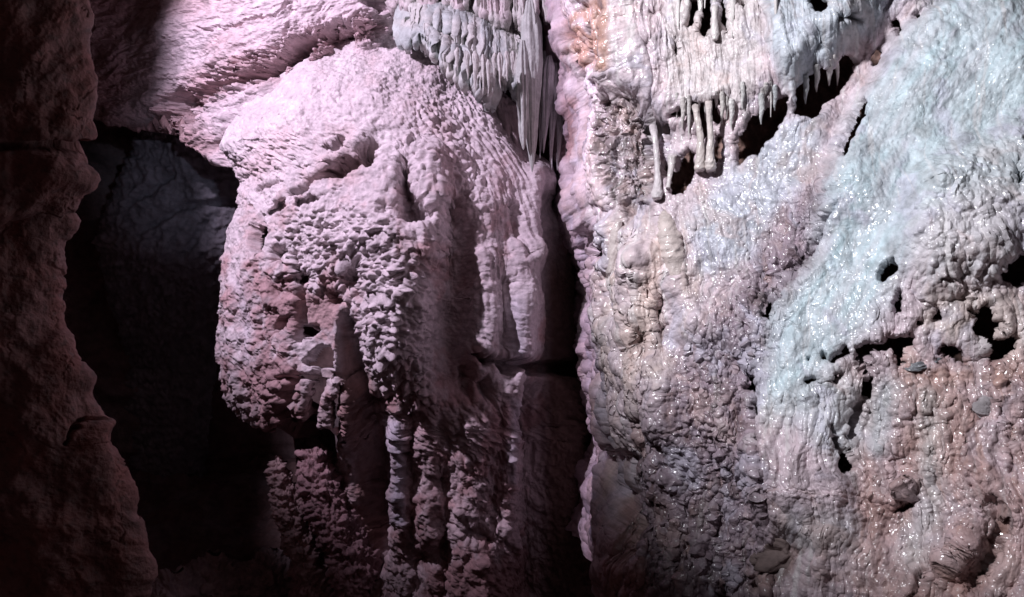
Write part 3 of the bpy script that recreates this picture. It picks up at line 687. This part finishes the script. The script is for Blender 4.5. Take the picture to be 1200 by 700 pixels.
    lump('embedded_stone', 1088, 428, 18, 9, 11, .25, (.16, .165, .18), 973, 'dark blue grey angular stone', rough=.7, sink=1.0)
    lump('embedded_stone', 925, 655, 31, 20, 18, .6, (.17, .125, .12), 975, 'large dark brown stone lying near the bottom', rough=.8, sink=.95, mat=M_rock)
    return root
wall = build_wall()

# ------------------------------------------------------------------ UPPER LEFT OVERHANG
def build_overhang():
    pxs = np.concatenate([np.linspace(-330, 60, 50), np.linspace(62, 560, int(640 * QUAL))])
    lip = lin(pxs, [(-330, 90), (60, 120), (110, 140), (150, 150), (200, 158), (235, 178), (262, 194), (288, 206), (300, 222), (330, 240), (420, 260), (560, 280)])
    nf, nr = int(520 * QUAL), 120
    tt = np.concatenate([np.linspace(-.55, -.02, 60), np.linspace(0, 1, nf)])
    n = len(tt) + nr
    P = np.zeros((n, len(pxs), 3))
    for j, p in enumerate(pxs):
        pyc = np.where(tt < 0, tt * 400, tt * lip[j])
        Yf = 6.35 + .12 * (pyc / 200) - .0006 * (p - 250) - .62 * ss(p, 150, 330) + .75 * ss(p, 425, 520)
        Yl = Yf[-1]
        tr = np.linspace(0, 1, nr + 1)[1:]
        Pf = np.stack([(p - 600) * K * Yf, Yf, CZ - (pyc - 350) * K * Yf], 1)
        e = Pf[-1]
        Pr = np.stack([e[0] + 0 * tr, e[1] + 3.2 * tr, e[2] - .05 * np.sin(tr * 3) + .5 * tr], 1)
        P[:, j] = np.concatenate([Pf, Pr])
    g = grid(P); px, py, fr = g.px, g.py, g.front
    k = np.zeros(P.shape[:2], f32); k[:len(tt)] = 1; k[len(tt):] = .6
    # strata dip down to the left
    s = (px * .42 + py * .91); tdir = (px * .91 - py * .42)
    q = fbm(px / 50, py / 50, 3, 301)
    H = .10 * fbm(tdir / 120, s / 50, 4, 303) + .03 * fbm(tdir / 80 + q, s / 17 + q, 4, 305, kind='r') + .012 * fbm(px / 18, py / 12, 4, 307, kind='b')
    wx = px + 7 * fbm(px / 24, py / 24, 3, 311); wy = py + 7 * fbm(px / 24 + 30, py / 24, 3, 313)
    S = lambda pts, r, h, sh=0.: stroke(H, wx, wy, pts, r, h, sh)
    # ragged broken band
    band = mask_stroke(wx, wy, [(180, 160), (205, 130), (262, 98), (330, 66), (380, 48), (440, 30)], [20, 26, 16, 22, 20, 14])
    w1, w2, wc = worley((tdir + 6 * q) / 22, (s + 6 * q) / 12, 317)
    H += band * (-.10 + .30 * np.clip(1 - w1 * 1.2, 0, 1) * wc + .12 * fbm(px / 12, py / 9, 4, 319, kind='b'))
    S([(205, 118), (215, 128), (222, 140)], [12, 14, 10], -.25, .4); S([(240, 108), (250, 96)], [9, 8], -.22, .4); S([(262, 100), (300, 88), (330, 82)], [5, 6, 4], -.22, .5)
    S([(325, 72), (345, 62), (362, 46)], [10, 12, 8], -.24, .4); S([(395, 44), (404, 36)], [16, 12], -.26, .3); stroke(H, wx + 5 * fbm(px / 9, py / 9, 3, 315), wy + 5 * fbm(px / 9 + 7, py / 9, 3, 316), [(236, 41), (250, 37), (270, 30), (300, 24), (322, 14), (345, 0)], [1.2, 3, 1.5, 2.5, 1.5, 3], -.05, .3)
    S([(430, 0), (445, 8)], [6, 6], -.2, .5); S([(185, 150), (196, 162)], [12, 10], -.2)
    S([(130, 130), (180, 118), (240, 82), (320, 42)], [10, 16, 18, 16], .05)
    push(g, H * k); refresh(g)
    T = (.007 + .02 * band) * fbm(px / 10, py / 8, 4, 321, kind='b') + .004 * fbm(px / 3.5, py / 3, 2, 323)
    push(g, T)
    n1 = fbm(tdir / 90, s / 40, 4, 331); n2 = fbm(px / 12, py / 10, 4, 333)
    c = solid(px.shape, (.62, .54, .56))
    c = mixc(c, (.52, .36, .37), ss(n1, -.1, .5) * .55)
    c = mixc(c, (.42, .26, .26), band * .6)
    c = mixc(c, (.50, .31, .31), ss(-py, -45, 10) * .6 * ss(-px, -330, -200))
    c = mixc(c, (.25, .12, .11), np.clip(ss(-px, -190, -120) + ss(py, 135, 165) * ss(-px, -280, -200), 0, 1) * .6)  # left end and lower lip darkened, painting the face outside the lamp beam
    c = c * (1 + .18 * n2[..., None])
    o = mesh_from('rock_overhang', g.P, c, M_rock)
    recentre(o, at(280, 150, 6.6))
    tag(o, 'broken pinkish rock overhang dipping left above the black recess', 'rock', kind='thing')
build_overhang()

# ------------------------------------------------------------------ LEFT PILLAR
def build_pillar():
    root = empty('rock_pillar', at(60, 760, 2.4))
    tag(root, 'dark reddish brown rock pillar at the left edge, close to the viewer', 'rock pillar', kind='thing')
    def blk(name, py, xr, seed, xl=-420, lab=None, Yc=2.5):
        g = body(py, xl, xr, Yc, .28, 420, (-60, 115), 1.0)
        px, p = g.px, g.py
        H = .05 * fbm(px / 80, p / 70, 3, seed) + .010 * fbm(px / 40, p / 34, 4, seed + 3, kind='r')
        wx = px + 5 * fbm(px / 20, p / 20, 3, seed + 9)
        if name == 'lower_block':
            stroke(H, wx, p, [(76, 520), (82, 506), (92, 500)], 2.5, -.05, .6); stroke(H, wx, p, [(84, 502), (90, 494), (100, 490), (116, 492)], 2.2, -.05, .6)
            stroke(H, wx, p, [(104, 520), (120, 500)], [12, 10], .03)
        else:
            stroke(H, wx, p, [(0, 172), (60, 170), (125, 174)], [5, 6, 7], -.06, .3); stroke(H, wx, p, [(60, 200), (96, 210)], [20, 18], .05)
        push(g, H); refresh(g)
        ck = np.clip(1 - np.abs(perlin(px / 46 + .6 * fbm(px / 20, p / 20, 3, seed + 21), p / 70, seed + 22)) * 22, 0, 1) * ss(fbm(px / 60, p / 60, 2, seed + 23), -.05, .2)
        push(g, -.008 * ck + .0035 * fbm(px / 14, p / 12, 5, seed + 5, .6, kind='b') + .0014 * fbm(px / 4, p / 4, 2, seed + 7))
        n1 = fbm(px / 50, p / 60, 4, seed + 11); n2 = fbm(px / 10, p / 10, 4, seed + 13)
        c = mixc(solid(px.shape, (.29, .165, .155)), (.33, .16, .145), ss(n1, -.2, .4))
        c = mixc(c, (.16, .12, .11), .6 * ss(n2, 0, .5))
        part(name, g.P, c, M_rock, root, lab)
    blk('upper_block', np.linspace(-200, 262, 420), [(-200, 90), (0, 96), (60, 98), (100, 105), (140, 110), (165, 107), (176, 93), (190, 91), (215, 95), (235, 92), (248, 82), (256, 74), (262, 50)], 401)
    blk('lower_block', np.linspace(251, 860, 560), [(251, 40), (254, 82), (265, 80), (280, 70), (350, 66), (368, 67), (400, 82), (440, 100), (490, 114), (520, 124), (545, 138), (580, 155), (608, 168), (640, 166), (700, 170), (860, 178)], 431, Yc=2.55)
build_pillar()

# ------------------------------------------------------------------ CAVE SHELL
def build_shell():
    # back wall of the cave and of the recess
    pxs = np.linspace(-900, 1900, 420); n = 300
    z = np.linspace(7.5, -2.2, n)
    ang = np.linspace(-1, 1, 420)
    X = 7.5 * np.sin(ang * 1.75); Yb = 4.0 + 5.5 * np.cos(ang * 1.75)
    P = np.stack([np.broadcast_to(X, (n, 420)), np.broadcast_to(Yb, (n, 420)), np.broadcast_to(z[:, None], (n, 420))], 2)
    g = grid(P)
    H = .4 * fbm(g.u / 1.6, g.v / 1.4, 5, 501) + .12 * fbm(g.u / .4, g.v / .3, 4, 503, kind='r')
    push(g, H)
    c = mixc(solid(g.u.shape, (.24, .16, .15)), (.3, .25, .25), ss(fbm(g.u, g.v, 3, 505), -.2, .4))
    tag(mesh_from('cave_wall', g.P, c, M_rock), kind='structure')
    # floor
    xs = np.linspace(-6, 6, 520); ys = np.linspace(10.5, .4, 460)
    X, Yg = np.meshgrid(xs, ys)
    P = np.stack([X, Yg, np.full(X.shape, -.75) + .12 * np.clip(Yg - 5, 0, 4)], 2)
    g = grid(P)
    w1, w2, wc = worley(X / .35, Yg / .3, 511)
    P[..., 2] += .12 * fbm(X, Yg, 4, 513) + .16 * np.clip(1 - w1 * 1.3, 0, 1) * wc + .05 * fbm(X / .2, Yg / .2, 4, 515, kind='b')
    c = mixc(solid(X.shape, (.2, .13, .12)), (.28, .22, .22), ss(fbm(X * 2, Yg * 2, 3, 517), -.2, .4))
    tag(mesh_from('cave_floor', P, c, M_rock), kind='structure')
    # roof, above everything in view
    P = np.stack([X, Yg[::-1], 6.2 + .35 * fbm(X / 1.3, Yg / 1.3, 5, 521) + .0 * X], 2)
    P = P[Yg[::-1][:, 0] > 4.2]
    c = solid(P.shape[:2], (.34, .24, .24))
    tag(mesh_from('cave_ceiling', P, c, M_rock), kind='structure')
build_shell()

# ------------------------------------------------------------------ LOOSE / STANDING ROCKS
def rock_body(name, py, xl, xr, Y, b, seed, col, label, cat='rock', group=None, rough=.05, n=260, mat=None, lines=()):
    g = body(py, xl, xr, Y, b, n, (-180, 180), .9)
    px, p = g.px, g.py
    ca = (np.arange(n) / n * 2 * np.pi)
    s1 = 1.5 * (1 + np.sin(ca))[None] ; H = rough * (fbm(px / 24 + g.P[..., 1] * 3, p / 24, 4, seed, kind='r') + .8 * fbm(px / 9, p / 9 + g.P[..., 1] * 5, 4, seed + 3, kind='b'))
    H += .004 * fbm(px / 3, p / 3, 2, seed + 4)
    for a_ in lines: stroke(H, px + 3 * fbm(px / 12, p / 12, 3, seed), p, *a_)
    push(g, H)
    c = solid(px.shape, col); c = c * (1 + .25 * fbm(px / 12, p / 14, 4, seed + 9)[..., None])
    o = mesh_from(name, g.P, c, mat or M_rock, close=True)
    recentre(o, g.P[-1].mean(0))
    if label: tag(o, label, cat, group, 'thing')
    return o
rock_body('standing_rock', np.linspace(534, 760, 220), [(534, 322), (545, 318), (575, 322), (590, 322), (620, 330), (650, 344), (760, 350)], [(534, 327), (560, 335), (580, 350), (620, 362), (660, 378), (700, 395), (760, 400)],
          5.3, [(534, .02), (560, .08), (760, .25)], 601, (.46, .33, .32), 'thin leaning spike of dark rock standing at the mouth of the black recess')
rock_body('standing_rock', np.linspace(526, 770, 220), [(526, 358), (532, 355), (570, 355), (600, 364), (640, 384), (690, 400), (770, 405)], [(526, 375), (532, 384), (560, 396), (590, 408), (625, 424), (640, 434), (664, 446), (675, 440), (700, 430), (770, 440)],
          5.25, [(526, .05), (560, .15), (770, .3)], 621, (.36, .23, .24), 'broad leaning slab of purplish rock at the foot of the mound')
rock_body('recess_boulder', np.linspace(100, 720, 360), [(100, 190), (140, 172), (175, 160), (230, 138), (280, 118), (330, 130), (420, 150), (720, 160)], [(100, 240), (150, 270), (180, 290), (200, 305), (212, 312), (250, 320), (330, 290), (420, 250), (720, 220)],
          [(100, 7.5), (300, 7.75), (430, 8.6), (720, 8.9)], [(100, .1), (200, .35), (300, .4), (400, .2), (720, .2)], 641, (.30, .30, .33), 'grey angular boulder faintly lit inside the black recess', 'boulder', rough=.05, lines=(([(203, 150), (224, 200), (246, 232), (300, 205)], 16, .10), ([(170, 268), (212, 242), (290, 236)], 5, -.09, .4), ([(150, 240), (205, 205)], 4, -.06, .4), ([(215, 300), (240, 262)], 5, -.07, .3)))
for (x, y, w, h, Y, sd, lab) in ((250, 678, 40, 26, 5.6, 651, 'low rock leftmost on the dark floor of the recess'), (318, 668, 34, 22, 5.7, 655, 'rounded rock on the floor left of the leaning slab'), (205, 690, 26, 18, 5.3, 657, 'small rock on the floor beside the pillar foot')):
    rock_body('floor_rock', np.linspace(y - h, y + h * 1.4, 110), [(y - h, x - 4), (y - h * .6, x - w * .6), (y, x - w), (y + h * 1.4, x - w)], [(y - h, x + 6), (y - h * .6, x + w * .5), (y, x + w), (y + h * 1.4, x + w)], Y,
              [(y - h, .02), (y, .25), (y + h * 1.4, .3)], sd, (.42, .34, .34), lab, 'rock', 'rocks on the recess floor', .05, 160)

# ------------------------------------------------------------------ DRAPERY
def build_drapery():
    root = empty('flowstone_drapery', at(560, 60, 5.6))
    tag(root, 'pale fringed curtain of stalactites hanging above the right shoulder of the mound', 'drapery', kind='thing')
    def curtain(name, x0, x1, top, bot, Y, bulge, seed, flute, jag, col, col2):
        n = int((x1 - x0) * 2.6); nf, nb = 200, 60
        pxs = np.linspace(x0, x1, n)
        q = fbm(pxs / 20, pxs * 0, 2, seed)
        fl = 1 - np.abs(perlin(pxs / flute + .6 * q, pxs * 0 + .3, seed + 1)) * 2.2
        fl2 = 1 - np.abs(perlin(pxs / (flute * .45), pxs * 0 + .7, seed + 2)) * 2
        tp = lin(pxs, top); bt = lin(pxs, bot) + jag * (np.clip(fl, -1, 1) * .8 + .35 * fl2)
        Yb = lin(pxs, Y)
        edge = np.sqrt(np.clip(1 - (2 * (pxs - x0) / (x1 - x0) - 1) ** 4, 0, 1))
        t = np.linspace(0, 1, nf)[:, None]
        prof = ss(t, 0, .35) * (.75 + .25 * ss(t, .2, .7)) - .25 * ss(t, .8, 1.0) ** 2
        Yf = Yb[None] - bulge * prof * (.4 + .6 * edge[None]) + .25 * (1 - edge[None])
        pyf = tp[None] + (bt - tp)[None] * t
        tb = np.linspace(0, 1, nb + 1)[1:][:, None]
        Ybk = Yf[-1:] + .03 * ss(tb, 0, .1) + .2 * tb; pyb = bt[None] + (tp - bt)[None] * tb
        YY = np.concatenate([Yf, Ybk]); PY = np.concatenate([pyf, pyb]); T = np.concatenate([t, 1 - tb])
        PX = np.broadcast_to(pxs, YY.shape)
        P = np.stack([(PX - 600) * K * YY, YY, CZ - (PY - 350) * K * YY], 2)
        g = grid(P)
        front = np.concatenate([np.ones((nf, 1)), np.full((nb, 1), .2)])
        dy = .2 * fbm(PX / 12, PY / 60, 2, seed + 5)
        Fl = 1 - np.abs(perlin(PX / flute + .6 * q[None] + dy, PX * 0 + .3, seed + 1)) * 2.2
        Fs = 1 - np.abs(perlin(PX / (flute * .45) + 2 * dy, PX * 0 + .7, seed + 2)) * 2
        H = front * ((.05 * Fl + .02 * Fs) * ss(T, .1, .5) * (1 - .75 * ss(T, .7, 1)) + .02 * fbm(PX / 14, PY / 20, 4, seed + 6) + .008 * fbm(PX / 5, PY / 7, 3, seed + 7) + .0025 * fbm(PX / 2.5, PY / 2.5, 2, seed + 8))
        push(g, H)
        c = mixc(solid(PX.shape, col), col2, ss(fbm(PX / 16, PY / 34, 4, seed + 11), -.3, .4))
        c = c * (1 + .15 * fbm(PX / 6, PY / 14, 3, seed + 12)[..., None])
        part(name, g.P, c, M_damp, root)
    W = (.56, .57, .53); G = (.42, .48, .46); Pk = (.54, .48, .48)
    curtain('curtain', 452, 668, [(452, -60), (668, -70)], [(452, 2), (500, 0), (560, 4), (580, 18), (630, 20), (650, 6), (668, 0)], [(452, 5.9), (668, 5.5)], .35, 701, 11, 20, Pk, W)
    curtain('curtain', 468, 622, [(468, -14), (530, -10), (622, 24)], [(468, 40), (520, 46), (550, 58), (575, 88), (600, 100), (612, 96), (622, 70)], [(468, 5.75), (622, 5.55)], .40, 721, 11, 22, G, W)
    curtain('curtain', 474, 582, [(474, 14), (510, 22), (550, 42), (582, 58)], [(474, 42), (500, 50), (520, 66), (538, 88), (558, 104), (572, 110), (582, 108)], [(474, 5.55), (582, 5.35)], .30, 741, 10, 20, W, G)
    def spike(px, p0, p1, r0, r1, Y, seed, col, name='stalactite', lean=0, tip=.15, label=None):
        n, m = max(90, int((p1 - p0) * 1.6)), 60
        t = np.linspace(0, 1, n)
        th = np.linspace(0, 2 * np.pi, m, endpoint=False)
        r = (r0 + (r1 - r0) * t) * np.clip((1 - t) / tip, 0, 1) ** .6 * (.35 + .65 * ss(t, -.02, .16)) * (1 + .14 * perlin(t * 4, t * 0, seed) + .03 * perlin(t * 11, t * 0, seed + 1)) * K * Y
        r = np.maximum(r, .0006)
        x = (px + lean * t + 1.2 * perlin(t * 3, t * 0 + .5, seed + 2) - 600) * K * Y; z = CZ - (p0 + (p1 - p0) * t - 350) * K * Y
        R = r[:, None] * (1 + .16 * fbm(th[None] * 2.2 + 0 * t[:, None], t[:, None] * 5, 3, seed + 3) * np.ones((n, m)) + .30 * perlin(np.cos(th)[None] * 2.6 + 0 * t[:, None], np.sin(th)[None] * 2.6 + t[:, None] * 1.5, seed + 4) + .04 * fbm(th[None] * 3 + 0 * t[:, None], t[:, None] * 16, 3, seed + 5))
        P = np.stack([x[:, None] + R * np.sin(-th)[None], Y - R * np.cos(th)[None], np.broadcast_to(z[:, None], (n, m))], 2)
        P = P[:, ::-1]
        c = solid((n, m), col) * (1 + .2 * fbm(np.broadcast_to(th[None] * 1.5, (n, m)), np.broadcast_to(t[:, None] * 9, (n, m)), 3, seed + 7)[..., None])
        part(name, P, c, M_damp, root, label, close=True)
    B = (.46, .50, .46)
    spike(621, 2, 202, 13, 9, 5.22, 801, B, tip=.55, lean=3, label='thick greenish grey stalactite, the largest of the curtain')
    spike(613, 48, 176, 6, 9, 5.17, 805, B, tip=.5, lean=1)
    for i, (x, a, b_, r0, r1, ln) in enumerate(((644, 66, 180, 8, 4, -7), (651, 74, 194, 6.5, 3.5, -6), (659, 82, 200, 6, 3.5, -5), (667, 90, 190, 5, 3, -4), (648, 92, 200, 4, 2, -2), (637, 60, 186, 6, 3, -4), (673, 96, 176, 4, 2.5, -3))):
        spike(x, a, b_, r0, r1, 5.3 + .05 * i, 811 + 7 * i, (.46, .47, .47), tip=.6, lean=ln)
    for i, (x, a, b_, r) in enumerate(((557, 60, 110, 4.5), (566, 64, 112, 3.2), (572, 70, 114, 3.0), (586, 62, 104, 4), (594, 60, 96, 3.4), (601, 60, 88, 3.4), (579, 62, 92, 3), (548, 60, 94, 3.4), (536, 56, 84, 3.2), (640, -8, 26, 6), (628, -8, 16, 4), (612, -10, 18, 4))):
        spike(x, a, b_, r, r * .5, 5.0 if a > 50 else 5.1, 861 + 5 * i, W, tip=.8)
    for i, (x, a, b_, r) in enumerate(((588, 110, 160, 9), (598, 118, 172, 7))):
        spike(x, a, b_, r, r * .8, 5.5, 921 + 5 * i, (.52, .45, .45), 'knob', tip=.5, lean=8)
    return root
build_drapery()

# ------------------------------------------------------------------ LIGHT
w = bpy.data.worlds.new('World'); SC.world = w; w.use_nodes = True
w.node_tree.nodes['Background'].inputs[0].default_value = (.95, .5, .52, 1); w.node_tree.nodes['Background'].inputs[1].default_value = .017

def spot(name, loc, tgt, P, col, ang, blend, size):
    d = bpy.data.lights.new(name, 'SPOT'); d.energy = P; d.color = col; d.spot_size = math.radians(ang); d.spot_blend = blend; d.shadow_soft_size = size
    o = bpy.data.objects.new(name, d); COL.objects.link(o); o.location = loc
    o.rotation_euler = (Vector(tgt) - Vector(loc)).to_track_quat('-Z', 'Y').to_euler()
    return o
def aim(loc, az, el): return (loc[0] + math.sin(math.radians(az)) * math.cos(math.radians(el)), loc[1] + math.cos(math.radians(az)) * math.cos(math.radians(el)), loc[2] + math.sin(math.radians(el)))
L1 = (-3.2, 2.8, 4.8); L2 = (-1.4, 1.4, 3.8); L3 = (.5, .1, 2.2)
spot('lilac_cave_lamp', L1, aim(L1, 40, -26.5), 1040, (.93, .76, 1.0), 65, .42, .06)
spot('cool_cave_lamp', L2, aim(L2, 59, -18.5), 850, (.94, .94, 1.0), 68, .55, .12)
spot('blue_cave_lamp', L3, tuple(at(222, 205, 7.5)), 140, (.72, .74, 1.0), 13, 1.0, .05)

# ------------------------------------------------------------------ CAMERA
cam = bpy.data.cameras.new('Camera'); co = bpy.data.objects.new('Camera', cam); COL.objects.link(co)
cam.lens = 28; cam.sensor_width = 36; cam.clip_end = 200; cam.clip_start = .05
co.location = (0, 0, CZ); co.rotation_euler = (math.pi / 2, 0, 0)
SC.camera = co
SC.view_settings.view_transform = 'Standard'; SC.view_settings.look = 'None'; SC.view_settings.gamma = 1; SC.view_settings.exposure = 0
SC.render.engine = 'CYCLES'
SC.cycles.use_denoising = True
SC.cycles.max_bounces = 5; SC.cycles.diffuse_bounces = 3; SC.cycles.glossy_bounces = 2
SC.cycles.sample_clamp_indirect = 3
